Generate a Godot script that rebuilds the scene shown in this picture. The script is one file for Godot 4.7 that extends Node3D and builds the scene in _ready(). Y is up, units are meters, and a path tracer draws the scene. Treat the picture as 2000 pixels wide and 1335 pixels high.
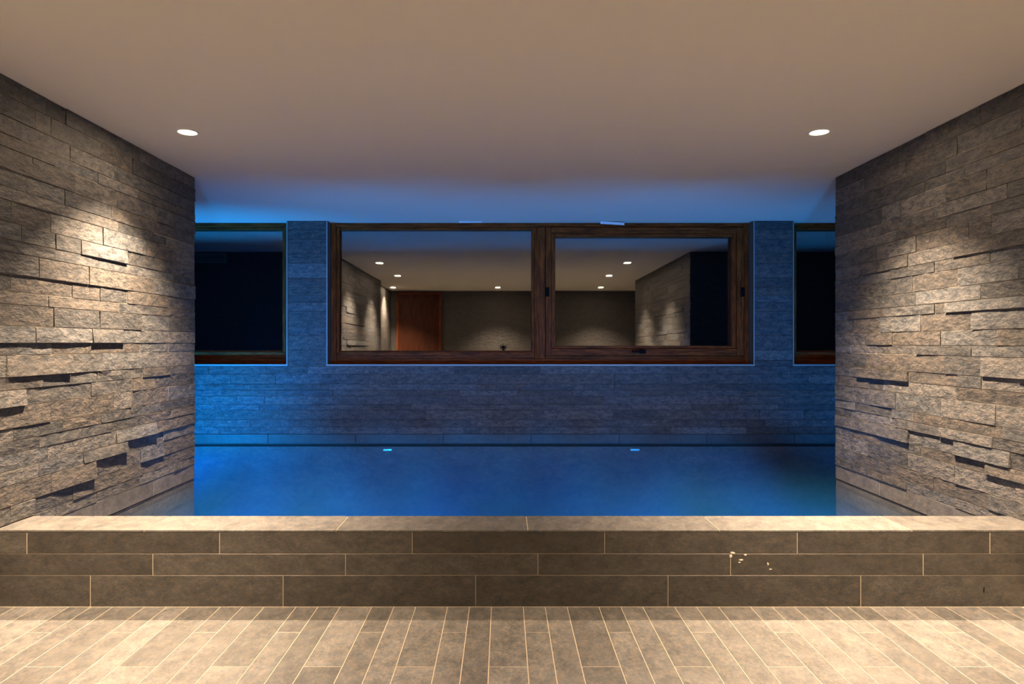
extends Node3D
# An indoor pool at night: slate-clad side walls, a tiled ledge, wooden windows that mirror the room.
# x right, y up, the camera looks along -z; D below means distance from the camera (z = -D).

const F := 1300.0            # focal length in pixels of the 2000 x 1335 frame
const VPX := 983.0           # pixel where the lines that run away from the camera meet
const VPY := 669.5
const EYE := 1.30
const CEIL := 2.646
const WATER := 0.172
const XL := -2.518           # face of the left stone wall
const XR := 2.709            # face of the right stone wall
const D_STEP := 3.285        # front face of the pool ledge
const D_COPE := 3.551        # pool side of the ledge
const LEDGE := 0.378
const D_END := 5.417         # where the side walls stop
const D_NEAR := 1.42         # where the side walls begin
const D_BACK := 7.337        # pool's back wall
const D_REAR := -0.9         # wall behind the camera
const SIDE := 5.5            # half length of the pool
const BASIN := -0.95

var rng := RandomNumberGenerator.new()
var M := {}
var used := {}

# ---------------------------------------------------------------- helpers
func numbered(called: String) -> String:
	if not used.has(called):
		used[called] = 0
		return called
	used[called] += 1
	return "%s_%03d" % [called, used[called]]

func thing(called: String, label: String, category: String, at := Vector3.ZERO, group := "") -> Node3D:
	var o := Node3D.new()
	o.name = numbered(called)
	add_child(o)
	o.position = at
	o.set_meta("label", label)
	o.set_meta("category", category)
	if group != "":
		o.set_meta("group", group)
	return o

func structure(called: String, mesh: Mesh, m: Material, label: String, category: String) -> MeshInstance3D:
	var o := MeshInstance3D.new()
	o.name = numbered(called)
	o.mesh = mesh
	o.material_override = m
	add_child(o)
	o.set_meta("kind", "structure")
	o.set_meta("label", label)
	o.set_meta("category", category)
	return o

func part(called: String, mesh: Mesh, m: Material, parent: Node3D, at := Vector3.ZERO, turn := Basis.IDENTITY) -> MeshInstance3D:
	var o := MeshInstance3D.new()
	o.name = called
	o.mesh = mesh
	o.material_override = m
	parent.add_child(o, true)
	o.transform = Transform3D(turn, at)
	return o

func new_st() -> SurfaceTool:
	var st := SurfaceTool.new()
	st.begin(Mesh.PRIMITIVE_TRIANGLES)
	return st

func quad(st: SurfaceTool, a: Vector3, b: Vector3, c: Vector3, d: Vector3) -> void:
	# a b c d counter-clockwise seen from outside
	for p in [a, c, b, a, d, c]:
		st.add_vertex(p)

func add_box(st: SurfaceTool, lo: Vector3, hi: Vector3) -> void:
	st.set_smooth_group(-1)
	var a := Vector3(lo.x, lo.y, hi.z)
	var b := Vector3(hi.x, lo.y, hi.z)
	var c := Vector3(hi.x, hi.y, hi.z)
	var d := Vector3(lo.x, hi.y, hi.z)
	var e := Vector3(lo.x, lo.y, lo.z)
	var f := Vector3(hi.x, lo.y, lo.z)
	var g := Vector3(hi.x, hi.y, lo.z)
	var h := Vector3(lo.x, hi.y, lo.z)
	quad(st, a, b, c, d)
	quad(st, f, e, h, g)
	quad(st, e, a, d, h)
	quad(st, b, f, g, c)
	quad(st, d, c, g, h)
	quad(st, e, f, b, a)

func done(st: SurfaceTool) -> ArrayMesh:
	st.generate_normals()
	return st.commit()

func box(lo: Vector3, hi: Vector3) -> ArrayMesh:
	var st := new_st()
	add_box(st, lo, hi)
	return done(st)

# box from its limits in x, y and distance
func xyd(x0: float, x1: float, y0: float, y1: float, d0: float, d1: float) -> ArrayMesh:
	return box(Vector3(x0, y0, -d1), Vector3(x1, y1, -d0))

# box with chamfered edges, centred
var chamfered := {}
func chamfer_box(size: Vector3, c: float) -> ArrayMesh:
	var key := str(size.snapped(Vector3.ONE * 0.0005)) + str(c)
	if chamfered.has(key):
		return chamfered[key]
	var st := new_st()
	st.set_smooth_group(-1)
	var h := size / 2.0
	var i := h - Vector3.ONE * c
	for s in [-1.0, 1.0]:
		for ax in 3:
			var bx := (ax + 1) % 3
			var cx := (ax + 2) % 3
			var n := Vector3.ZERO
			n[ax] = s * h[ax]
			var u := Vector3.ZERO
			u[bx] = i[bx]
			var v := Vector3.ZERO
			v[cx] = i[cx]
			if s > 0:
				quad(st, n - u - v, n + u - v, n + u + v, n - u + v)
			else:
				quad(st, n - u - v, n - u + v, n + u + v, n + u - v)
	# edges
	for ax in 3:
		var bx := (ax + 1) % 3
		var cx := (ax + 2) % 3
		var along := Vector3.ZERO
		along[ax] = i[ax]
		for sb in [-1.0, 1.0]:
			for sc in [-1.0, 1.0]:
				var p := Vector3.ZERO
				p[bx] = sb * h[bx]
				p[cx] = sc * i[cx]
				var q := Vector3.ZERO
				q[bx] = sb * i[bx]
				q[cx] = sc * h[cx]
				if sb * sc > 0:
					quad(st, p + along, p - along, q - along, q + along)
				else:
					quad(st, p - along, p + along, q + along, q - along)
	# corners
	for sx in [-1.0, 1.0]:
		for sy in [-1.0, 1.0]:
			for sz in [-1.0, 1.0]:
				var a := Vector3(sx * h.x, sy * i.y, sz * i.z)
				var b := Vector3(sx * i.x, sy * h.y, sz * i.z)
				var d := Vector3(sx * i.x, sy * i.y, sz * h.z)
				var tri := [a, d, b] if sx * sy * sz > 0 else [a, b, d]
				for p in tri:
					st.add_vertex(p)
	var m := done(st)
	chamfered[key] = m
	return m

# surface of revolution about y; profile points are (radius, height), outside to the right when walking up
func lathe(profile: Array, n := 32) -> ArrayMesh:
	var st := new_st()
	for k in profile.size() - 1:
		st.set_smooth_group(k)
		var p: Vector2 = profile[k]
		var q: Vector2 = profile[k + 1]
		for j in n:
			var a0 := TAU * j / n
			var a1 := TAU * (j + 1) / n
			var d0 := Vector3(cos(a0), 0, -sin(a0))
			var d1 := Vector3(cos(a1), 0, -sin(a1))
			var a := d0 * p.x + Vector3.UP * p.y
			var b := d1 * p.x + Vector3.UP * p.y
			var c := d1 * q.x + Vector3.UP * q.y
			var d := d0 * q.x + Vector3.UP * q.y
			if p.x > 1e-5:
				for v in [a, c, b]:
					st.add_vertex(v)
			if q.x > 1e-5:
				for v in [a, d, c]:
					st.add_vertex(v)
	return done(st)

func rod(a: Vector3, b: Vector3, r0: float, r1: float, n := 12) -> ArrayMesh:
	var st := new_st()
	var w := (b - a).normalized()
	var u := w.cross(Vector3.RIGHT if absf(w.x) < 0.8 else Vector3.UP).normalized()
	var v := w.cross(u)
	for j in n:
		var a0 := TAU * j / n
		var a1 := TAU * (j + 1) / n
		var e0 := u * cos(a0) + v * sin(a0)
		var e1 := u * cos(a1) + v * sin(a1)
		st.set_smooth_group(0)
		quad(st, a + e0 * r0, a + e1 * r0, b + e1 * r1, b + e0 * r1)
		st.set_smooth_group(-1)
		for p in [a, a + e0 * r0, a + e1 * r0, b, b + e1 * r1, b + e0 * r1]:
			st.add_vertex(p)
	return done(st)

# a split-faced slate strip: u along the wall, v up, n out of the wall
func stone_mesh(length: float, height: float, back: float, proud: float, rough: float, tilt_u: float, tilt_v: float, least := 0.0005) -> ArrayMesh:
	var nu := clampi(int(length / 0.075), 2, 7)
	var nv := 2
	var st := new_st()
	var grid := []
	var gap := 0.0020
	for j in nv + 1:
		var row := []
		for i in nu + 1:
			var u := (float(i) / nu - 0.5) * (length - 2.0 * gap)
			var v := (float(j) / nv - 0.5) * (height - 2.0 * gap)
			if i > 0 and i < nu:
				u += rng.randf_range(-0.3, 0.3) * length / nu
			var edge := i == 0 or j == 0 or i == nu or j == nv
			var n := proud + tilt_u * (float(i) / nu - 0.5) + tilt_v * (float(j) / nv - 0.5)
			n += rng.randf_range(-1.0, 1.0) * rough * (0.8 if edge else 1.0)
			if j == 0 or j == nv:
				v -= signf(v) * rng.randf() * rough * 0.3
			row.append(Vector3(u, v, maxf(n, least)))
		grid.append(row)
	# a broken corner on the roughest pieces
	if rough > 0.005 and rng.randf() < 0.6:
		var ci := 0 if rng.randf() < 0.5 else nu
		var cj := 0 if rng.randf() < 0.6 else nv
		grid[cj][ci].z = maxf(grid[cj][ci].z - 0.012, least)
	st.set_smooth_group(0 if rough < 0.003 else -1)
	for j in nv:
		for i in nu:
			if (i + j) % 2 == 0:
				quad(st, grid[j][i], grid[j][i + 1], grid[j + 1][i + 1], grid[j + 1][i])
			else:
				quad(st, grid[j][i + 1], grid[j + 1][i + 1], grid[j + 1][i], grid[j][i])
	st.set_smooth_group(-1)
	for i in nu:
		var a: Vector3 = grid[0][i]
		var b: Vector3 = grid[0][i + 1]
		quad(st, Vector3(a.x, a.y, back), Vector3(b.x, b.y, back), b, a)
		a = grid[nv][i]
		b = grid[nv][i + 1]
		quad(st, a, b, Vector3(b.x, b.y, back), Vector3(a.x, a.y, back))
	for j in nv:
		var a: Vector3 = grid[j][0]
		var b: Vector3 = grid[j + 1][0]
		quad(st, Vector3(a.x, a.y, back), a, b, Vector3(b.x, b.y, back))
		a = grid[j][nu]
		b = grid[j + 1][nu]
		quad(st, a, Vector3(a.x, a.y, back), Vector3(b.x, b.y, back), b)
	return done(st)

# ---------------------------------------------------------------- textures and materials
func noise_bytes(seed_: int, freq: float, octaves: int, size: int, kind := FastNoiseLite.TYPE_SIMPLEX_SMOOTH, fractal := FastNoiseLite.FRACTAL_FBM, warp := 0.0) -> PackedByteArray:
	var n := FastNoiseLite.new()
	n.seed = seed_
	n.noise_type = kind
	n.frequency = freq
	n.fractal_type = fractal
	n.fractal_octaves = octaves
	if warp > 0.0:
		n.domain_warp_enabled = true
		n.domain_warp_amplitude = warp
		n.domain_warp_frequency = freq * 0.6
	var im := n.get_seamless_image(size, size, false, false, 0.15, true)
	im.convert(Image.FORMAT_L8)
	return im.get_data()

func gray_image(bytes: PackedByteArray, size: int) -> ImageTexture:
	var im := Image.create_from_data(size, size, false, Image.FORMAT_L8, bytes)
	im.generate_mipmaps()
	return ImageTexture.create_from_image(im)

func make_textures() -> void:
	var s := 1024
	var broad := noise_bytes(11, 0.006, 4, s, FastNoiseLite.TYPE_SIMPLEX_SMOOTH, FastNoiseLite.FRACTAL_FBM, 40.0)
	var fine := noise_bytes(12, 0.05, 5, s)
	var veins := noise_bytes(13, 0.007, 4, s, FastNoiseLite.TYPE_SIMPLEX_SMOOTH, FastNoiseLite.FRACTAL_RIDGED, 60.0)
	var cloud := noise_bytes(14, 0.018, 5, s, FastNoiseLite.TYPE_SIMPLEX_SMOOTH, FastNoiseLite.FRACTAL_FBM, 30.0)
	var col := PackedByteArray()
	col.resize(s * s * 3)
	var cleft := PackedByteArray()
	cleft.resize(s * s * 3)
	var scratch := noise_bytes(15, 0.016, 3, s, FastNoiseLite.TYPE_SIMPLEX_SMOOTH, FastNoiseLite.FRACTAL_RIDGED, 25.0)
	var hgt := PackedByteArray()
	hgt.resize(s * s)
	for k in s * s:
		var a := broad[k] / 255.0
		var b := fine[k] / 255.0
		var c := veins[k] / 255.0
		var d := cloud[k] / 255.0
		var vein := clampf((c - 0.80) * 5.0, 0.0, 1.0)
		var t := 0.80 + (a - 0.5) * 0.20 + (b - 0.5) * 0.22 + (d - 0.5) * 0.18 + vein * 0.16 * d
		t = clampf(t, 0.05, 1.0)
		var warm := clampf((d - 0.45) * 0.10, -0.02, 0.03)
		col[k * 3] = int(255.0 * clampf(t * (1.0 + warm), 0, 1))
		col[k * 3 + 1] = int(255.0 * t)
		col[k * 3 + 2] = int(255.0 * clampf(t * (1.0 - warm), 0, 1))
		var mark := clampf((scratch[k] / 255.0 - 0.82) * 6.0, 0.0, 1.0) * clampf((a - 0.42) * 4.0, 0.0, 1.0)
		var u := clampf(0.74 + (a - 0.5) * 0.36 + (b - 0.5) * 0.34 + (d - 0.5) * 0.36 + vein * 0.22 * d + mark * 0.20, 0.08, 1.0)
		var rust := clampf((a - 0.55) * 0.14, -0.02, 0.03)
		cleft[k * 3] = int(255.0 * clampf(u * (1.0 + rust), 0, 1))
		cleft[k * 3 + 1] = int(255.0 * u)
		cleft[k * 3 + 2] = int(255.0 * clampf(u * (1.0 - rust), 0, 1))
		hgt[k] = int(255.0 * clampf(0.5 + (a - 0.5) * 0.7 + (b - 0.5) * 0.22 + (d - 0.5) * 0.35 + vein * 0.1, 0, 1))
	var im := Image.create_from_data(s, s, false, Image.FORMAT_RGB8, col)
	im.generate_mipmaps()
	M.slate_color = ImageTexture.create_from_image(im)
	im = Image.create_from_data(s, s, false, Image.FORMAT_RGB8, cleft)
	im.generate_mipmaps()
	M.cleft_color = ImageTexture.create_from_image(im)
	M.slate_height = gray_image(hgt, s)
	# wood: a fine grain with slow bands
	var w := 512
	var grain := noise_bytes(21, 0.04, 4, w)
	var bands := noise_bytes(22, 0.012, 3, w, FastNoiseLite.TYPE_SIMPLEX_SMOOTH, FastNoiseLite.FRACTAL_FBM, 30.0)
	var wc := PackedByteArray()
	wc.resize(w * w * 3)
	for k in w * w:
		var t := 0.78 + (grain[k] / 255.0 - 0.5) * 0.6 + (bands[k] / 255.0 - 0.5) * 0.5
		wc[k * 3] = int(255.0 * clampf(t, 0, 1))
		wc[k * 3 + 1] = int(255.0 * clampf(t * 0.97, 0, 1))
		wc[k * 3 + 2] = int(255.0 * clampf(t * 0.93, 0, 1))
	im = Image.create_from_data(w, w, false, Image.FORMAT_RGB8, wc)
	im.generate_mipmaps()
	M.wood_color = ImageTexture.create_from_image(im)
	# plaster
	M.plaster_height = gray_image(noise_bytes(31, 0.03, 5, w), w)
	# still water, slightly moved
	var wn := FastNoiseLite.new()
	wn.seed = 41
	wn.frequency = 0.012
	wn.fractal_octaves = 3
	var wim := wn.get_seamless_image(w, w, false, false, 0.15, true)
	wim.convert(Image.FORMAT_RGBA8)
	wim.bump_map_to_normal_map(3.0)
	M.water_normal = ImageTexture.create_from_image(wim)

func plain(c: Color, rough := 0.6, metal := 0.0) -> StandardMaterial3D:
	var m := StandardMaterial3D.new()
	m.albedo_color = c
	m.roughness = rough
	m.metallic = metal
	return m

func slate(tint: Color, scale: Vector3, offset: Vector3, relief: float, rough := 0.62) -> StandardMaterial3D:
	var m := plain(tint, rough)
	m.albedo_texture = M.slate_color
	m.heightmap_enabled = true
	m.heightmap_texture = M.slate_height
	m.heightmap_scale = relief
	m.uv1_triplanar = true
	m.uv1_world_triplanar = true
	m.uv1_scale = scale
	m.uv1_offset = offset
	return m

func wood(scale: Vector3, tint := Color(0.56, 0.28, 0.10)) -> StandardMaterial3D:
	var m := plain(tint, 0.55)
	m.metallic_specular = 0.25
	m.albedo_texture = M.wood_color
	m.uv1_triplanar = true
	m.uv1_world_triplanar = true
	m.uv1_scale = scale
	return m

func make_materials() -> void:
	make_textures()
	M.stone = []
	for k in 7:
		var g: float = [0.37, 0.40, 0.35, 0.42, 0.38, 0.33, 0.45][k]
		var tilted: float = [0.0, 0.01, 0.015, -0.005, 0.02, 0.0, 0.008][k]
		M.stone.append(slate(Color(g + tilted, g + 0.003, g - tilted + 0.008), Vector3(1.2, 2.6, 1.2) * (0.8 + 0.09 * k), Vector3(0.37 * k, 0.71 * k, 0.19 * k), 0.45))
		M.stone[k].albedo_texture = M.cleft_color
	M.tile = []
	for k in 5:
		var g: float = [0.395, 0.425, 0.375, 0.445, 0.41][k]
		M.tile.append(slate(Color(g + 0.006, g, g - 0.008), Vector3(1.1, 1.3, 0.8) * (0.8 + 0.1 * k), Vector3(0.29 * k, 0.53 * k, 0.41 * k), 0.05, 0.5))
	M.shaded_tile = []  # same stone as the floor tiles, with shade painted in as darker tints
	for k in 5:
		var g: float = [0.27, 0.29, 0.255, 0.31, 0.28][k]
		M.shaded_tile.append(slate(Color(g + 0.012, g, g - 0.015), Vector3(0.9, 1.6, 0.8) * (0.8 + 0.1 * k), Vector3(0.29 * k, 0.53 * k, 0.41 * k), 0.05, 0.5))
	M.grout = plain(Color(0.61, 0.565, 0.50), 0.9)
	M.mortar = plain(Color(0.62, 0.59, 0.54), 0.95)
	
	M.joint_grey = plain(Color(0.34, 0.33, 0.32), 0.95)
	M.backing = plain(Color(0.30, 0.29, 0.28), 0.95)
	M.rear_stone = slate(Color(0.34, 0.33, 0.32), Vector3(1.0, 1.9, 1.0), Vector3.ZERO, 0.8)
	M.basin = slate(Color(0.40, 0.40, 0.395), Vector3(0.5, 0.8, 0.5), Vector3.ZERO, 0.05, 0.6)
	M.ceiling = plain(Color(0.83, 0.805, 0.755), 0.95)
	M.ceiling.heightmap_enabled = true
	M.ceiling.heightmap_texture = M.plaster_height
	M.ceiling.heightmap_scale = 0.02
	M.ceiling.uv1_triplanar = true
	M.ceiling.uv1_world_triplanar = true
	M.wood_across = wood(Vector3(0.35, 5.0, 5.0))
	M.wood_upright = wood(Vector3(5.0, 0.35, 5.0))
	M.door_wood = wood(Vector3(4.0, 0.3, 4.0), Color(0.34, 0.19, 0.12))
	M.black = plain(Color(0.03, 0.03, 0.03), 0.6)
	M.black.metallic_specular = 0.2
	M.chip = plain(Color(0.72, 0.70, 0.65), 0.8)
	M.rubber = plain(Color(0.02, 0.02, 0.02), 0.8)
	M.steel = plain(Color(0.75, 0.76, 0.78), 0.3, 1.0)
	M.alu = plain(Color(0.62, 0.61, 0.60), 0.55, 0.4)
	M.white = plain(Color(0.86, 0.87, 0.88), 0.5)
	M.glass = plain(Color(0.98, 0.99, 1.0, 0.0), 0.012)
	M.glass.transparency = BaseMaterial3D.TRANSPARENCY_ALPHA
	M.glass.refraction_enabled = true
	M.glass.refraction_scale = 0.095
	M.lens_glass = plain(Color(0.02, 0.02, 0.03), 0.05)
	M.water = plain(Color(0.4, 0.6, 0.7, 0.01), 0.03)
	M.water.transparency = BaseMaterial3D.TRANSPARENCY_ALPHA
	M.water.metallic_specular = 0.36
	M.water.normal_enabled = true
	M.water.normal_texture = M.water_normal
	M.water.normal_scale = 0.035
	M.water.uv1_triplanar = true
	M.water.uv1_world_triplanar = true
	M.water.uv1_scale = Vector3(0.35, 1.0, 0.6)
	M.lamp = plain(Color(1, 1, 1), 0.4)
	M.lamp.emission_enabled = true
	M.lamp.emission = Color(1.0, 0.86, 0.66)
	M.lamp.emission_energy_multiplier = 14.0
	M.pool_lamp = plain(Color(0.6, 0.8, 1.0), 0.3)
	M.pool_lamp.emission_enabled = true
	M.pool_lamp.emission = Color(0.05, 0.4, 1.0)
	M.pool_lamp.emission_energy_multiplier = 4.0

# ---------------------------------------------------------------- camera, light
const WARM := Color(1.0, 0.865, 0.715)
const BLUE := Color(0.0, 0.575, 1.0)
const BEAM := 40.0           # downlight beam
const SPILL := 1.1           # wide glow of the downlight's lens
const POOL_LEFT := 28.0
const POOL_RIGHT := 6.0
const POOL_FILL_LOW := 50.0
const WATER_TINT := Color(0.06, 0.52, 0.86)
const WATER_DENSITY := 0.30
const POOL_FILL_UP := 8.0

func set_view() -> void:
	var cam := Camera3D.new()
	cam.name = "camera"
	add_child(cam)
	cam.position = Vector3(0, EYE, 0)
	cam.near = 0.05
	cam.far = 60.0
	cam.set_frustum(0.05 * 1335.0 / F, Vector2(1000.0 - VPX, VPY - 667.5) / F * 0.05, 0.05, 60.0)
	cam.current = true
	var we := WorldEnvironment.new()
	we.name = "world"
	var e := Environment.new()
	e.background_mode = Environment.BG_COLOR
	e.background_color = Color(0.004, 0.006, 0.012)
	e.tonemap_mode = Environment.TONE_MAPPER_LINEAR
	e.tonemap_exposure = 1.0
	e.volumetric_fog_enabled = true
	e.volumetric_fog_density = 0.0
	e.sdfgi_enabled = true
	e.ssao_enabled = true
	e.ssil_enabled = true
	we.environment = e
	add_child(we)

func _ready() -> void:
	rng.seed = 20240
	set_view()
	make_materials()
	shell()
	side_wall(true)
	side_wall(false)
	back_wall()
	ledge()
	floor_tiles()
	windows()
	water()
	lamps()
	details()

# ---------------------------------------------------------------- room shell
func shell() -> void:
	var c := structure("ceiling", xyd(-5.8, 5.8, CEIL, CEIL + 0.2, D_REAR - 0.3, 7.95), M.ceiling, "smooth white plastered ceiling over the pool and the stone walls", "ceiling")
	c.name = "ceiling"
	var st := new_st()
	add_box(st, Vector3(-5.8, BASIN - 0.2, -7.7), Vector3(5.8, BASIN, -D_COPE + 0.05))
	structure("floor_basin", done(st), M.basin, "pale floor of the pool basin under the blue water", "pool floor")
	# walls of the basin under water: left and right ends
	for s in [-1.0, 1.0]:
		var x: float = s * SIDE
		structure("wall_pool_end" , xyd(minf(x, x + s * 0.25), maxf(x, x + s * 0.25), BASIN, CEIL, D_END, 7.7), M.rear_stone, "dark stone wall closing the " + ("brightly" if s < 0 else "dimly") + " lit blue end of the pool", "wall")
	# behind the camera
	var w := structure("wall_rear", xyd(-3.1, 3.6, 0.0, CEIL, D_REAR - 0.25, D_REAR), M.rear_stone, "dark slate rear wall mirrored in the window panes", "wall")
	w.name = "wall_rear"
	structure("wall_rear_left", xyd(-3.0, -2.69, 0.0, CEIL, D_REAR, D_NEAR), M.rear_stone, "slate wall of the recess beside the brown door", "wall")
	structure("wall_rear_right", xyd(3.3, 3.6, 0.0, CEIL, D_REAR, D_NEAR), M.rear_stone, "slate wall of the recess across from the brown door", "wall")

# courses of the side walls, bottom to top: heights of the joints, then the pixel columns of the upright joints in each course
var left_y := [0.200, 0.318, 0.382, 0.469, 0.577, 0.648, 0.733, 0.798, 0.864, 0.973, 1.060, 1.125, 1.237, 1.300, 1.389, 1.4995, 1.563, 1.652, 1.762, 1.826, 1.914, 2.024, 2.090, 2.178, 2.288, 2.354, 2.445, 2.550, 2.646]
var left_x := [[299], [107, 187, 270, 337], [17, 64, 140, 277, 319], [98, 183, 272, 317], [73, 161, 245, 317], [91, 225, 301], [74, 217, 279, 333], [24, 120, 195, 311], [97, 220, 254, 278, 327], [47, 176, 257, 302], [81, 188, 277, 331], [10, 137, 197, 302], [31, 99, 272, 328], [65, 177, 238, 318], [103, 192, 275, 328], [93, 232, 304], [18, 139, 193, 247, 328], [72, 170, 299], [104, 268, 337], [38, 106, 155, 245, 301], [19, 97, 198, 281, 342], [123, 228, 324], [50, 124, 215, 300], [60, 144, 228, 304], [105, 189, 268], [39, 135, 220, 328], [66, 97, 193, 256], [88, 126, 269]]
# [course, stone, proud in mm, tilt along, tilt up]
var left_proud := [[3, 1, 20, 12, -22], [4, 2, 24, 14, -26], [5, 2, 26, 16, -30], [11, 1, 26, 10, -24], [9, 0, 26, 0, -20], [13, 1, 20, -6, -20], [13, 2, 24, 2, -26], [13, 0, 18, 0, -10], [17, 0, 17, 0, -6], [17, 1, 18, 0, -8], [17, 2, 14, -8, -4], [17, 3, 13, 8, -4], [19, 3, 24, 6, -16], [19, 2, 12, 0, -4], [21, 0, 14, 0, -4], [21, 1, 10, 0, -2], [23, 0, 16, 0, -6], [23, 1, 13, -4, -2], [20, 3, 19, 0, -4], [23, 4, 19, 0, -4], [24, 3, 12, 0, 0], [26, 4, 20, 0, -4], [6, 4, 16, 0, -8], [6, 3, 14, 0, -6], [5, 3, 18, 0, -10], [3, 3, 18, 0, -14], [18, 2, 0, 0, 0], [12, 0, 2, 0, 0], [12, 1, 2, 0, 0], [12, 2, 2, 0, 0], [16, 0, 1, 0, 0], [16, 1, 1, 0, 0], [16, 2, 5, 0, 0], [2, 2, 3, 0, 0], [3, 2, 5, 0, 0], [4, 3, 4, 0, 0], [2, 1, 16, 6, 8], [20, 4, 12, 0, 0], [14, 2, 14, 0, 0]]
var right_y := [0.200, 0.315, 0.373, 0.459, 0.568, 0.632, 0.720, 0.781, 0.845, 0.962, 1.040, 1.111, 1.223, 1.285, 1.375, 1.484, 1.547, 1.635, 1.743, 1.810, 1.896, 2.004, 2.071, 2.156, 2.269, 2.335, 2.420, 2.529, 2.646]
var right_x := [[1719], [1697, 1773, 1867], [1672, 1741, 1826, 1932], [1697, 1776, 1867, 1986], [1662, 1720, 1800, 1928], [1700, 1778, 1866, 1977], [1665, 1751, 1838, 1943], [1671, 1744, 1788, 1960], [1667, 1700, 1752, 1840, 1947], [1699, 1726, 1806, 1870], [1677, 1777, 1872, 1919], [1693, 1753, 1847, 1919, 1989], [1663, 1714, 1791, 1900], [1695, 1745, 1840, 1948], [1670, 1720, 1801, 1900], [1658, 1729, 1828, 1848], [1660, 1711, 1791, 1918], [1697, 1785, 1872, 1992], [1683, 1742, 1827, 1936], [1681, 1776, 1863], [1714, 1737, 1792, 1894, 1939], [1680, 1753, 1850, 1939], [1664, 1722, 1828, 1971], [1724, 1762, 1850, 1930], [1697, 1809, 1886], [1711, 1769, 1850, 1924], [1690, 1772, 1872, 1998], [1660, 1729, 1812, 1918]]
var right_proud := [[10, 1, 34, 4, -6], [5, 1, 20, -10, -16], [5, 0, 15, 0, -8], [5, 2, 3, 0, 0], [5, 3, 24, 0, -14], [6, 2, 18, 0, -10], [6, 3, 26, 0, -6], [6, 4, 16, 0, 0], [4, 4, 24, 0, -16], [4, 2, 3, 0, 0], [4, 3, 3, 0, 0], [4, 1, 3, 0, 0], [11, 4, 22, 0, -12], [11, 5, 30, 0, -16], [10, 4, 3, 0, 0], [9, 1, 2, 0, 0], [9, 2, 2, 0, 0], [19, 1, 17, 0, -10], [20, 2, 14, 0, -4], [19, 3, 24, -6, -14], [18, 3, 4, 0, 0], [18, 4, 3, 0, 0], [15, 4, 18, 0, -14], [14, 3, 3, 0, 0], [13, 1, 14, 0, -6], [27, 3, 12, 0, -2], [27, 4, 14, 0, -2], [22, 3, 14, 0, -4], [22, 4, 14, 0, -4], [21, 3, 3, 0, 0], [15, 2, 12, 0, 0], [2, 4, 14, 0, -6], [25, 4, 12, 0, 0]]

func side_wall(left: bool) -> void:
	var x := XL if left else XR
	var s := -1.0 if left else 1.0
	var st := new_st()
	# the solid wall, a bed of mortar behind the stones, and the wall's foot under water
	add_box(st, Vector3(minf(x + s * 0.012, s * 5.75), BASIN, -D_END), Vector3(maxf(x + s * 0.012, s * 5.75), CEIL, -D_NEAR))
	var wall := structure("wall_left" if left else "wall_right", done(st), M.rear_stone, ("split-faced slate side wall standing in the bright blue end of the pool" if left else "split-faced slate side wall standing in the dark end of the pool"), "wall")
	var face := x - s * 0.0032
	part("mortar_bed", xyd(minf(face, x + s * 0.013), maxf(face, x + s * 0.013), 0.202, CEIL, D_NEAR + 0.002, D_END - 0.003), M.mortar, wall)
	part("basin_wall", xyd(minf(x, x + s * 0.013), maxf(x, x + s * 0.013), BASIN, 0.196, D_COPE, D_END), M.basin, wall)
	var basis := Basis(Vector3(0, 0, -1), Vector3.UP, Vector3(1, 0, 0)) if left else Basis(Vector3(0, 0, 1), Vector3.UP, Vector3(-1, 0, 0))
	var ys: Array = left_y if left else right_y
	var xs: Array = left_x if left else right_x
	var proud := {}
	for p in (left_proud if left else right_proud):
		proud["%d:%d" % [p[0], p[1]]] = p
	for c in xs.size():
		var y0: float = ys[c]
		var y1: float = ys[c + 1]
		# distances of the joints, from the far end to the near one
		var ds := [D_END]
		if c == 0:
			var d := 4.786
			while d > D_NEAR + 0.1:
				ds.append(d)
				d -= 0.957
		else:
			var cols: Array = xs[c].duplicate()
			if left:
				cols.reverse()
			for px in cols:
				ds.append(absf(x) * F / absf(px - VPX))
			var d: float = ds[-1] - rng.randf_range(0.3, 0.75)
			d = minf(d, 3.3)
			while d > D_NEAR + 0.25:
				ds.append(d)
				d -= rng.randf_range(0.3, 0.8)
		ds.append(D_NEAR)
		for k in ds.size() - 1:
			var d1: float = ds[k]
			var d0: float = ds[k + 1]
			# number of this stone counted by ascending column, as in the tables
			var index: int = xs[c].size() - k if left else k
			var mm := rng.randf_range(2.0, 7.0)
			var tu := rng.randf_range(-4.0, 4.0)
			var tv := rng.randf_range(-4.0, 3.0)
			var rough := 0.0012 if rng.randf() < 0.6 else rng.randf_range(0.002, 0.0045)
			if proud.has("%d:%d" % [c, index]):
				var p: Array = proud["%d:%d" % [c, index]]
				mm = 3.0 + (p[2] - 3.0) * 0.5
				tu = p[3] * (1.0 if left else -1.0)
				tv = p[4] * 0.4
			mm += 3.0
			var at := Vector3(x, (y0 + y1) / 2.0, -(d0 + d1) / 2.0)
			if c == 0:
				part("tile", chamfer_box(Vector3(d1 - d0 - 0.004, y1 - y0 - 0.004, 0.02), 0.0015), M.tile[rng.randi() % 5], wall, at + basis.z * -0.0048, basis)
			else:
				part("stone", stone_mesh(d1 - d0, y1 - y0, -0.02, mm / 1000.0, rough, tu / 1000.0, tv / 1000.0, 0.0045), M.stone[rng.randi() % 7], wall, at, basis)

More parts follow.
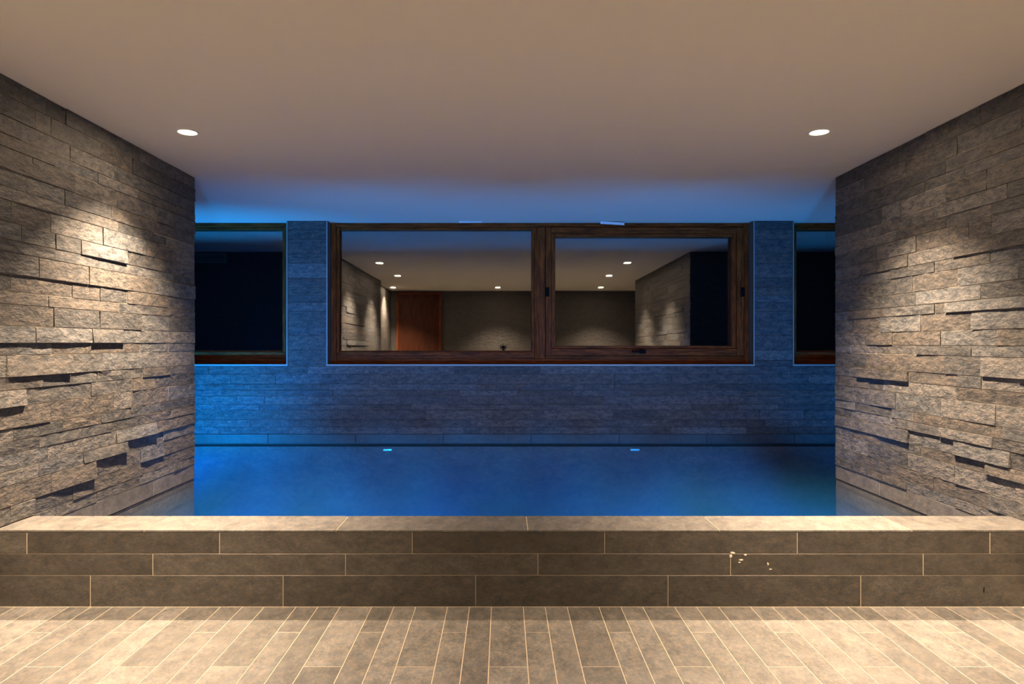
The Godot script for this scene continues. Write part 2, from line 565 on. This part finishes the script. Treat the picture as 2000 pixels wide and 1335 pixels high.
# ---------------------------------------------------------------- pool's back wall
var win := [[-4.6, -2.387], [-1.936, 2.754], [3.2, 5.4]]
const SILL := 1.066
func back_wall() -> void:
	var st := new_st()
	add_box(st, Vector3(-SIDE, BASIN, -7.7), Vector3(SIDE, 0.160, -D_BACK))
	var under := done(st)
	st = new_st()
	var f := D_BACK + 0.0015
	add_box(st, Vector3(-SIDE, 0.196, -7.7), Vector3(SIDE, SILL - 0.001, -f))
	add_box(st, Vector3(-SIDE, 0.160, -7.7), Vector3(SIDE, 0.196, -D_BACK - 0.06))
	var x := -SIDE
	for w in win:
		add_box(st, Vector3(x, SILL - 0.001, -7.7), Vector3(w[0], CEIL, -f))
		x = w[1]
	add_box(st, Vector3(x, SILL - 0.001, -7.7), Vector3(SIDE, CEIL, -f))
	var wall := structure("wall_back", done(st), M.joint_grey, "slate wall behind the pool, with wooden windows above the water", "wall")
	part("basin_wall", under, M.basin, wall)
	var ys := [0.194, 0.298, 0.377, 0.456, 0.5635, 0.6256, 0.716, 0.781, 0.8485, 0.9586, 1.046]
	var xs := [[], [428, 565, 700, 795, 905, 1072, 1190, 1310, 1458, 1540], [490, 576, 690, 827, 919, 1040, 1237, 1330, 1407, 1494, 1585], [462, 546, 660, 762, 832, 960, 1063, 1198, 1280, 1389, 1482, 1570], [420, 507, 600, 728, 803, 871, 990, 1096, 1152, 1233, 1350, 1440, 1520], [463, 517, 610, 699, 781, 888, 959, 1070, 1180, 1300, 1424, 1531], [434, 540, 650, 761, 898, 1010, 1120, 1231, 1340, 1449, 1540], [405, 490, 642, 762, 832, 930, 1025, 1091, 1200, 1310, 1406, 1561], [450, 538, 630, 721, 848, 934, 1087, 1200, 1310, 1450, 1579], [408, 520, 600, 721, 886, 970, 1056, 1180, 1300, 1400, 1488, 1544]]
	for c in ys.size() - 1:
		var js := []
		if c == 0:
			var t := (524.0 - VPX) / 177.2 - 0.966 * 4.0
			while t < SIDE:
				if t > -SIDE + 0.1:
					js.append(t)
				t += 0.966
		else:
			var t := -SIDE + rng.randf_range(0.3, 0.9)
			while t < (xs[c][0] - VPX) / 177.2 - 0.3:
				js.append(t)
				t += rng.randf_range(0.35, 0.9)
			for px in xs[c]:
				js.append((px - VPX) / 177.2)
			t = js[-1] + rng.randf_range(0.35, 0.9)
			while t < SIDE - 0.25:
				js.append(t)
				t += rng.randf_range(0.35, 0.9)
		js.push_front(-SIDE)
		js.append(SIDE)
		for k in js.size() - 1:
			slab(wall, js[k], js[k + 1], ys[c], ys[c + 1], c == 0)
	# piers between the windows
	var py := [1.046, 1.110, 1.224, 1.382, 1.478, 1.649, 1.749, 1.822, 1.912, 2.017, 2.178, 2.285, 2.443, 2.550, 2.646]
	for span in [[-2.387, -1.936], [2.754, 3.2], [-SIDE, -4.6], [5.4, SIDE]]:
		for k in py.size() - 1:
			slab(wall, span[0] + 0.012, span[1] - 0.012, py[k], py[k + 1], false)
	# slim metal edges of the openings
	for n in 3:
		var t := new_st()
		var w: Array = win[n]
		add_box(t, Vector3(w[0] - 0.012, SILL - 0.018, -D_BACK - 0.012), Vector3(w[1] + 0.012, SILL, -D_BACK + 0.012))
		add_box(t, Vector3(w[0] - 0.011, SILL, -D_BACK - 0.012), Vector3(w[0], CEIL, -D_BACK + 0.012))
		add_box(t, Vector3(w[1], SILL, -D_BACK - 0.012), Vector3(w[1] + 0.011, CEIL, -D_BACK + 0.012))
		var o := structure("trim_%d" % (n + 1), done(t), M.alu, ["slim grey metal edge round the window at the bright blue end", "slim grey metal edge round the wide two-part window", "slim grey metal edge round the window at the dark end of the pool"][n], "trim")
		o.name = "trim_%d" % (n + 1)

func slab(wall: Node3D, x0: float, x1: float, y0: float, y1: float, flat: bool) -> void:
	var at := Vector3((x0 + x1) / 2.0, (y0 + y1) / 2.0, -D_BACK)
	if flat:
		part("tile", chamfer_box(Vector3(x1 - x0 - 0.004, y1 - y0 - 0.004, 0.02), 0.0015), M.shaded_tile[rng.randi() % 5], wall, at)  # shadow over the waterline row is put into the darker tile tints
	else:
		var rough := 0.001 if rng.randf() < 0.7 else rng.randf_range(0.002, 0.004)
		part("stone", stone_mesh(x1 - x0, y1 - y0, -0.015, rng.randf_range(0.001, 0.008), rough, rng.randf_range(-0.003, 0.003), rng.randf_range(-0.003, 0.002)), M.stone[rng.randi() % 7], wall, at)

# ---------------------------------------------------------------- ledge in front of the pool
func ledge() -> void:
	var l := structure("wall_ledge", xyd(XL - 0.01, XR + 0.01, BASIN, LEDGE - 0.0016, D_STEP + 0.0016, D_COPE - 0.006), M.grout, "low tiled ledge with a stone coping in front of the pool", "ledge")
	var px := 395.8
	var rows := [[0.001, 0.1535, 176.0], [0.1565, 0.2600, 298.0], [0.2630, 0.3685, 52.0]]
	for r in rows:
		var x: float = (r[2] - VPX) / px
		while x > XL:
			x -= 0.951
		while x < XR:
			var a := maxf(x + 0.002, XL)
			var b := minf(x + 0.949, XR)
			if b - a > 0.03:
				part("tile", chamfer_box(Vector3(b - a, r[1] - r[0], 0.010), 0.001), M.shaded_tile[rng.randi() % 5], l, Vector3((a + b) / 2.0, (r[0] + r[1]) / 2.0, -D_STEP - 0.005))  # the unlit ledge front has its shade in the tile colour
			x += 0.951
	var j := -0.826 - 0.948 * 3.0
	while j < XR:
		var a := maxf(j + 0.002, XL)
		var b := minf(j + 0.946, XR)
		if b - a > 0.03:
			part("coping_tile", chamfer_box(Vector3(b - a, 0.010, D_COPE - D_STEP + 0.002), 0.0012), M.tile[rng.randi() % 5], l, Vector3((a + b) / 2.0, LEDGE - 0.005, -(D_STEP + D_COPE) / 2.0))
		j += 0.948
	# chipped spots along a joint, and one dark scuff
	for p in [[1431.0, 1079.5, 13.0, 7.0], [1427.0, 1086.0, 7.0, 9.0], [1456.0, 1083.0, 9.0, 5.0], [1448.0, 1093.0, 12.0, 4.0], [1444.0, 1098.0, 6.0, 3.0], [1500.0, 1101.0, 4.0, 8.0], [1505.0, 1111.0, 8.0, 2.5]]:
		var chip := part("chip", flake_mesh(p[2] / px, p[3] / px), M.chip, l, Vector3((p[0] - VPX) / px, EYE - (p[1] - VPY) / px, -D_STEP))
		chip.set_meta("label", "pale chipped spot on a ledge tile")
	part("scuff", flake_mesh(0.007, 0.040), M.black, l, Vector3((1922.0 - VPX) / px, EYE - (1152.0 - VPY) / px, -D_STEP))
	# pool side of the ledge
	part("basin_wall", xyd(XL + 0.002, XR - 0.002, BASIN + 0.002, LEDGE - 0.012, D_COPE - 0.006, D_COPE - 0.001), M.basin, l)

func flake_mesh(w: float, h: float) -> ArrayMesh:
	# a thin splinter with a ragged outline, facing +z
	var st := new_st()
	st.set_smooth_group(-1)
	var ring := []
	for k in 8:
		var a := TAU * k / 8.0
		var r := rng.randf_range(0.55, 1.0)
		ring.append(Vector3(cos(a) * w / 2.0 * r, sin(a) * h / 2.0 * r, 0.0))
	for k in 8:
		var a: Vector3 = ring[k]
		var b: Vector3 = ring[(k + 1) % 8]
		var top := Vector3(0, 0, 0.0012)
		for p in [top + a * 0.7, top + b * 0.7, top]:
			st.add_vertex(p)
		quad(st, a, b, b * 0.7 + top, a * 0.7 + top)
	return done(st)

# ---------------------------------------------------------------- floor
func floor_tiles() -> void:
	var f := structure("floor", xyd(-3.1, 3.6, -0.2, -0.0010, D_REAR - 0.25, D_STEP + 0.1), M.grout, "pale grouted floor of long slate-look planks running to the pool ledge", "floor")
	f.name = "floor"
	var period := 0.3734
	var kinds := [[0.0, 0.157, 2.676], [0.157, 0.2652, 2.995], [0.2652, 0.3734, 2.357]]
	var k := -9
	while k < 11:
		for c in kinds:
			var x0: float = -0.0586 + k * period + c[0] + 0.0018
			var x1: float = -0.0586 + k * period + c[1] - 0.0018
			if x0 < -2.685 or x1 > 3.3:
				continue
			var d: float = c[2] + 0.957
			while d > D_REAR:
				var hi := minf(d, D_STEP - 0.003)
				var lo := maxf(d - 0.957, D_REAR)
				if d < 1.2:
					# behind the camera's feet a plank may be longer; the photograph shows nothing of it
					lo = D_REAR
				if hi - lo > 0.02:
					var near_wall := (x0 < XL or x1 > XR)
					if near_wall and hi > D_NEAR:
						hi = D_NEAR
					if hi - lo > 0.02:
						part("tile", chamfer_box(Vector3(x1 - x0, 0.010, hi - lo - 0.0036), 0.0008), M.tile[rng.randi() % 5], f, Vector3((x0 + x1) / 2.0, -0.005, -(lo + hi) / 2.0))
				d = lo if lo <= D_REAR + 0.001 else d - 0.957
				if d <= D_REAR + 0.001:
					break
		k += 1

# ---------------------------------------------------------------- windows
const D_FRAME := 7.459
func rail(called: String, parent: Node3D, x0: float, x1: float, y0: float, y1: float, d0: float, depth: float) -> MeshInstance3D:
	return part(called, chamfer_box(Vector3(x1 - x0, y1 - y0, depth), 0.004), M.wood_across if x1 - x0 > y1 - y0 else M.wood_upright, parent, Vector3((x0 + x1) / 2.0, (y0 + y1) / 2.0, -d0 - depth / 2.0))

func pane(parent: Node3D, x0: float, x1: float, y0: float, y1: float, d: float) -> void:
	# triple glazing that leans back by a third of a degree
	var turn := Basis(Vector3.RIGHT, deg_to_rad(-0.32))
	for k in 3:
		var g := part("pane", box(Vector3(x0, y0, -0.002) - Vector3((x0 + x1) / 2, (y0 + y1) / 2, 0), Vector3(x1, y1, 0.002) - Vector3((x0 + x1) / 2, (y0 + y1) / 2, 0)), M.glass, parent, Vector3((x0 + x1) / 2, (y0 + y1) / 2, -d - 0.016 * k), turn)
		g.set_meta("label", "clear glass sheet")

func window_root(called: String, label: String) -> Node3D:
	var o := Node3D.new()
	o.name = called
	add_child(o)
	o.set_meta("kind", "structure")
	o.set_meta("label", label)
	o.set_meta("category", "window")
	return o

func fixed_light(w: Node3D, x0: float, x1: float, y0: float, y1: float, rise: float) -> void:
	# glazing beads and the lower rail round one fixed glass; x0..y1 is the opening of the outer frame
	var b := 0.035
	rail("glazing_bead", w, x0, x0 + b, y0, y1, D_FRAME + 0.018, 0.05)
	rail("glazing_bead", w, x1 - b, x1, y0, y1, D_FRAME + 0.018, 0.05)
	rail("glazing_bead", w, x0 + b, x1 - b, y1 - b * 0.7, y1, D_FRAME + 0.018, 0.05)
	rail("lower_rail", w, x0, x1, y0, y0 + rise, D_FRAME + 0.010, 0.055)
	rail("glazing_bead", w, x0 + b, x1 - b, y0 + rise, y0 + rise + 0.014, D_FRAME + 0.026, 0.04)
	pane(w, x0 + 0.01, x1 - 0.01, y0 + 0.02, y1 - 0.005, D_FRAME + 0.066)

func windows() -> void:
	var labels := ["fixed brown wooden window at the bright blue end of the pool", "wide brown wooden window with a fixed pane and a hinged sash", "fixed brown wooden window at the dark end of the pool"]
	for n in 3:
		var w := window_root("window_%d" % (n + 1), labels[n])
		var x0: float = win[n][0] + 0.002
		var x1: float = win[n][1] - 0.002
		var t := 0.058
		var y0 := SILL + 0.002
		var y1 := CEIL - 0.002
		rail("frame_stile", w, x0, x0 + t, y0, y1, D_FRAME, 0.11)
		rail("frame_stile", w, x1 - t, x1, y0, y1, D_FRAME, 0.11)
		rail("frame_rail", w, x0 + t, x1 - t, y0, y0 + 0.055, D_FRAME, 0.11)
		rail("frame_rail", w, x0 + t, x1 - t, y1 - 0.048, y1, D_FRAME, 0.11)
		if n != 1:
			fixed_light(w, x0 + t, x1 - t, y0 + 0.055, y1 - 0.048, 0.078)
			continue
		# the middle post between the fixed glass and the sash
		rail("mullion", w, 0.352, 0.470, y0 + 0.055, y1 - 0.048, D_FRAME, 0.11)
		rail("mullion_strip", w, 0.372, 0.402, y0 + 0.056, y1 - 0.049, D_FRAME - 0.008, 0.008)
		fixed_light(w, x0 + t, 0.352, y0 + 0.055, y1 - 0.048, 0.078)
		rail("frame_rail", w, 0.470, x1 - t, y0 + 0.055, 1.156, D_FRAME, 0.11)
		# hinged sash, a little proud of the frame
		var sash := Node3D.new()
		sash.name = "sash"
		w.add_child(sash)
		var sx0 := 0.474
		var sx1 := 2.690
		var sy0 := 1.158
		var sy1 := 2.592
		var sd := D_FRAME - 0.022
		rail("sash_stile", sash, sx0, sx0 + 0.062, sy0, sy1, sd, 0.09)
		rail("sash_stile", sash, sx1 - 0.080, sx1, sy0, sy1, sd, 0.09)
		rail("sash_rail", sash, sx0 + 0.062, sx1 - 0.080, sy1 - 0.066, sy1, sd, 0.09)
		rail("sash_rail", sash, sx0 + 0.062, sx1 - 0.080, sy0, sy0 + 0.078, sd, 0.09)
		rail("glazing_bead", sash, sx0 + 0.062, sx0 + 0.108, sy0 + 0.078, sy1 - 0.066, sd + 0.02, 0.06)
		rail("glazing_bead", sash, sx1 - 0.130, sx1 - 0.080, sy0 + 0.078, sy1 - 0.066, sd + 0.02, 0.06)
		rail("glazing_bead", sash, sx0 + 0.108, sx1 - 0.130, sy1 - 0.102, sy1 - 0.066, sd + 0.02, 0.06)
		rail("glazing_bead", sash, sx0 + 0.108, sx1 - 0.130, sy0 + 0.078, sy0 + 0.112, sd + 0.02, 0.06)
		pane(sash, sx0 + 0.08, sx1 - 0.10, sy0 + 0.09, sy1 - 0.08, sd + 0.078)
		for hx in [0.492, 2.672]:
			var h := part("catch", chamfer_box(Vector3(0.040, 0.100, 0.022), 0.004), M.black, sash, Vector3(hx, 1.868, -sd + 0.011))
			h.set_meta("label", "small black pivot hinge cover")
		var hd := part("handle", handle_mesh(), M.black, sash, Vector3(1.525, 1.205, -sd))
		hd.set_meta("label", "black lever handle lying level")

func handle_mesh() -> ArrayMesh:
	var st := new_st()
	add_box(st, Vector3(-0.005, -0.022, 0.0), Vector3(0.065, 0.022, 0.012))
	add_box(st, Vector3(0.018, -0.011, 0.012), Vector3(0.042, 0.011, 0.048))
	add_box(st, Vector3(-0.095, -0.011, 0.038), Vector3(0.045, 0.010, 0.054))
	add_box(st, Vector3(-0.095, -0.008, 0.030), Vector3(-0.080, 0.007, 0.038))
	return done(st)

# ---------------------------------------------------------------- water
func water() -> void:
	# the surface of the basin's water, from wall to wall
	var st := new_st()
	var e := 0.001
	for r in [[Vector2(XL + e, D_COPE + e), Vector2(XR - e, D_END)], [Vector2(-SIDE + e, D_END), Vector2(SIDE - e, D_BACK + 0.058)]]:
		var lo: Vector2 = r[0]
		var hi: Vector2 = r[1]
		quad(st, Vector3(lo.x, WATER, -lo.y), Vector3(hi.x, WATER, -lo.y), Vector3(hi.x, WATER, -hi.y), Vector3(lo.x, WATER, -hi.y))
	var o := MeshInstance3D.new()
	o.name = "pool_water"
	o.mesh = done(st)
	o.material_override = M.water
	add_child(o)
	o.set_meta("kind", "stuff")
	o.set_meta("label", "still blue lit water filling the pool behind the ledge")
	o.set_meta("category", "water")
	# the body of the water, which swallows red light and scatters blue
	var body := FogMaterial.new()
	body.albedo = WATER_TINT
	body.density = WATER_DENSITY
	for r in [[XL + e, XR - e, D_COPE + 0.022, D_END], [-SIDE + e, SIDE - e, D_END, D_BACK - e]]:
		var v := FogVolume.new()
		v.name = "water_body"
		v.shape = RenderingServer.FOG_VOLUME_SHAPE_BOX
		v.size = Vector3(r[1] - r[0], WATER - BASIN - 0.004, r[3] - r[2] - 0.0005)
		v.material = body
		o.add_child(v, true)
		v.position = Vector3((r[0] + r[1]) / 2.0, (WATER + BASIN) / 2.0, -(r[2] + r[3]) / 2.0)

# ---------------------------------------------------------------- lamps
func downlight(x: float, d: float, label: String) -> void:
	var t := thing("ceiling_downlight", label, "downlight", Vector3(x, CEIL, -d), "ceiling downlights")
	part("trim_ring", lathe([Vector2(0.056, 0.0), Vector2(0.056, -0.006), Vector2(0.062, -0.008), Vector2(0.068, -0.005), Vector2(0.070, 0.0)]), M.white, t)
	part("lamp_lens", lathe([Vector2(0.0, -0.0045), Vector2(0.056, -0.0045)]), M.lamp, t)
	var beam := SpotLight3D.new()
	beam.name = "beam_light"
	beam.light_color = WARM
	beam.light_energy = BEAM
	beam.spot_range = 14.0
	beam.spot_attenuation = 2.0
	beam.spot_angle = 50.5
	beam.spot_angle_attenuation = 1.0
	beam.light_size = 0.03
	beam.shadow_enabled = true
	t.add_child(beam)
	beam.position = Vector3(0, -0.015, 0)
	beam.rotation_degrees = Vector3(-90, 0, 0)
	var glow := AreaLight3D.new()
	glow.name = "lens_light"
	glow.light_color = WARM
	glow.light_energy = SPILL
	glow.area_size = Vector2(0.1, 0.1)
	glow.area_range = 14.0
	glow.shadow_enabled = true
	t.add_child(glow)
	glow.position = Vector3(0, -0.012, 0)
	glow.rotation_degrees = Vector3(-90, 0, 0)

func pool_light(at: Vector3, aim: Vector3, energy: float, angle: float, label: String) -> void:
	var t := thing("underwater_light", label, "pool light", at, "underwater pool lights")
	var face := Vector3(0, 0, -1)
	var b := Basis(Vector3.RIGHT, Vector3(0, 0, -1), Vector3(0, 1, 0))
	part("steel_ring", lathe([Vector2(0.07, 0.0), Vector2(0.07, 0.008), Vector2(0.085, 0.008), Vector2(0.095, 0.0)]), M.steel, t, Vector3.ZERO, b)
	part("lamp_lens", lathe([Vector2(0.07, 0.005), Vector2(0.0, 0.012)]), M.pool_lamp, t, Vector3.ZERO, b)
	var l := SpotLight3D.new()
	l.name = "pool_beam"
	l.light_color = BLUE
	l.light_energy = energy
	l.spot_range = 12.0
	l.spot_attenuation = 2.0
	l.spot_angle = angle
	l.spot_angle_attenuation = 1.0
	l.light_size = 0.06
	l.shadow_enabled = true
	t.add_child(l)
	l.position = face * 0.05
	l.look_at_from_position(at + face * 0.05, at + face * 0.05 + aim, Vector3.RIGHT)

func lamps() -> void:
	downlight(-2.013, 4.242, "glowing ceiling downlight above the water at the slate wall near the bright blue end")
	downlight(2.013, 4.242, "glowing ceiling downlight above the water at the slate wall near the dark end")
	downlight(-2.010, 2.40, "ceiling downlight over the plank floor at the slate wall near the bright end")
	downlight(2.010, 2.40, "ceiling downlight over the plank floor at the slate wall near the dark end")
	downlight(-2.49, 0.04, "round ceiling downlight in the recess beside the brown door")
	downlight(-0.126, 0.04, "round ceiling downlight above the camera tripod")
	downlight(2.20, 0.04, "round ceiling downlight nearest the recess across from the brown door")
	pool_light(Vector3(-3.5, -0.25, -D_END - 0.001), Vector3(0.0, 0.50, -0.86), POOL_LEFT, 48.0, "blue underwater light in the bright end of the pool")
	pool_light(Vector3(4.0, -0.25, -D_END - 0.001), Vector3(0.0, 0.70, -0.71), POOL_RIGHT, 48.0, "blue underwater light in the dark end of the pool")
	for p in [[-2.25, 1.6], [-1.35, 1.1], [-0.45, 0.9], [0.45, 0.8], [1.35, 0.75], [2.3, 0.8]]:  # unseen lamps, added to brighten the water along the back wall evenly
		pool_light(Vector3(p[0], -0.68, -D_COPE - 0.001), Vector3(0.0, 0.100, -1.0), POOL_FILL_LOW * p[1], 13.0, "added unseen blue underwater fill light set low in the pool side of the ledge")
	for x in [-1.9, -0.7, 0.9, 2.1]:  # unseen uplights, added to carry blue onto the ceiling and back wall
		pool_light(Vector3(x, 0.02, -D_COPE - 0.001), Vector3(0.0, 0.44, -0.90), POOL_FILL_UP, 33.0, "added unseen blue underwater fill light set high in the pool side of the ledge")

# ---------------------------------------------------------------- small things
func details() -> void:
	# door in the rear wall
	var door := Node3D.new()
	door.name = "door_1"
	add_child(door)
	door.set_meta("kind", "structure")
	door.set_meta("label", "tall brown wooden door in the rear wall, mirrored in the window")
	door.set_meta("category", "door")
	var dz := -D_REAR
	part("leaf", chamfer_box(Vector3(0.97, 2.55, 0.05), 0.004), M.door_wood, door, Vector3(-2.02, 1.277, dz - 0.026))
	for x in [-2.53, -1.51]:
		part("jamb", chamfer_box(Vector3(0.045, 2.60, 0.07), 0.004), M.wood_upright, door, Vector3(x, 1.30, dz - 0.036))
	part("head", chamfer_box(Vector3(0.97, 0.044, 0.07), 0.004), M.wood_across, door, Vector3(-2.02, 2.578, dz - 0.036))
	part("handle", handle_mesh(), M.steel, door, Vector3(-1.62, 1.03, dz - 0.052), Basis(Vector3.UP, PI))
	# white strips under the ceiling over the wide window
	var a := thing("cover_strip", "thin white strip tucked under the ceiling over the fixed pane", "strip", Vector3(-0.363, CEIL, -7.40), "white strips over the wide window")
	part("strip", chamfer_box(Vector3(0.255, 0.006, 0.05), 0.001), M.white, a, Vector3(0, -0.004, 0.02))
	part("fold", chamfer_box(Vector3(0.255, 0.014, 0.004), 0.001), M.white, a, Vector3(0, -0.012, 0.044))
	var b := thing("cover_strip", "thin white strip hanging askew from the ceiling over the hinged sash", "strip", Vector3(1.205, CEIL, -7.40), "white strips over the wide window")
	part("strip", chamfer_box(Vector3(0.265, 0.006, 0.06), 0.001), M.white, b, Vector3(0, -0.012, 0.02), Basis(Vector3(0, 0, 1), deg_to_rad(-3.2)))
	part("fold", chamfer_box(Vector3(0.265, 0.024, 0.004), 0.001), M.white, b, Vector3(0, -0.026, 0.048), Basis(Vector3(0, 0, 1), deg_to_rad(-3.2)))
	# water inlets in the back wall just below the surface
	for x in [-1.275, 1.450]:
		var t := thing("inlet_nozzle", "small pale water inlet at the back wall below the " + ("fixed window pane" if x < 0.0 else "hinged window sash"), "inlet", Vector3(x, 0.124, -D_BACK + 0.001), "water inlets")
		part("faceplate", frame_mesh(0.100, 0.026, 0.008, 0.007), M.alu, t, Vector3(0, 0, 0.004))
		part("slot", chamfer_box(Vector3(0.086, 0.012, 0.004), 0.0005), M.steel, t, Vector3(0, 0, 0.003))
	# ventilation grille high on the wall face at the bright end
	var v := thing("wall_vent", "slim dark ventilation grille high on the wall at the bright pool end", "vent", Vector3(-4.35, 2.555, -D_END))
	part("vent_frame", frame_mesh(0.66, 0.14, 0.014, 0.012), M.alu, v, Vector3(0, 0, -0.007))
	for k in 6:
		part("slat", chamfer_box(Vector3(0.63, 0.010, 0.008), 0.001), M.alu, v, Vector3(0, -0.05 + 0.02 * k, -0.006), Basis(Vector3.RIGHT, 0.5))
	# the photographer's camera, mirrored as a dark blot in the window
	var t := thing("tripod_camera", "black camera on a tripod, mirrored small in the window", "camera", Vector3(0, 0, 0.10))
	part("camera_body", chamfer_box(Vector3(0.145, 0.10, 0.055), 0.008), M.rubber, t, Vector3(0, EYE - 0.005, 0.03))
	part("prism_hump", chamfer_box(Vector3(0.06, 0.035, 0.05), 0.008), M.rubber, t, Vector3(0, EYE + 0.058, 0.03))
	var lens := part("lens", lathe([Vector2(0.0, -0.075), Vector2(0.036, -0.075), Vector2(0.039, -0.07), Vector2(0.039, -0.03), Vector2(0.034, -0.028), Vector2(0.034, 0.0)], 28), M.rubber, t, Vector3(0, EYE, 0.0), Basis(Vector3.RIGHT, Vector3(0, 0, 1), Vector3(0, -1, 0)))
	part("front_glass", lathe([Vector2(0.030, -0.0752), Vector2(0.0, -0.079)], 24), M.lens_glass, lens)
	part("head", lathe([Vector2(0.03, 1.16), Vector2(0.032, 1.20), Vector2(0.02, 1.215), Vector2(0.035, 1.225), Vector2(0.035, 1.243)], 20), M.black, t, Vector3(0, 0, 0.03))
	part("column", rod(Vector3(0, 0.70, 0.03), Vector3(0, 1.165, 0.03), 0.014, 0.014), M.black, t)
	for k in 3:
		var an := TAU * k / 3.0 + PI / 2.0
		var dir := Vector3(cos(an), 0, sin(an))
		var lg := part("leg", rod(Vector3(0, 1.10, 0.03) + dir * 0.03, Vector3(0, 0.012, 0.03) + dir * 0.42, 0.015, 0.010), M.black, t)
		part("foot", rod(Vector3(0, 0.001, 0.03) + dir * 0.424, Vector3(0, 0.03, 0.03) + dir * 0.414, 0.014, 0.014), M.rubber, lg)

func frame_mesh(w: float, h: float, d: float, t: float) -> ArrayMesh:
	var st := new_st()
	add_box(st, Vector3(-w / 2, h / 2 - t, -d / 2), Vector3(w / 2, h / 2, d / 2))
	add_box(st, Vector3(-w / 2, -h / 2, -d / 2), Vector3(w / 2, -h / 2 + t, d / 2))
	add_box(st, Vector3(-w / 2, -h / 2 + t, -d / 2), Vector3(-w / 2 + t, h / 2 - t, d / 2))
	add_box(st, Vector3(w / 2 - t, -h / 2 + t, -d / 2), Vector3(w / 2, h / 2 - t, d / 2))
	return done(st)
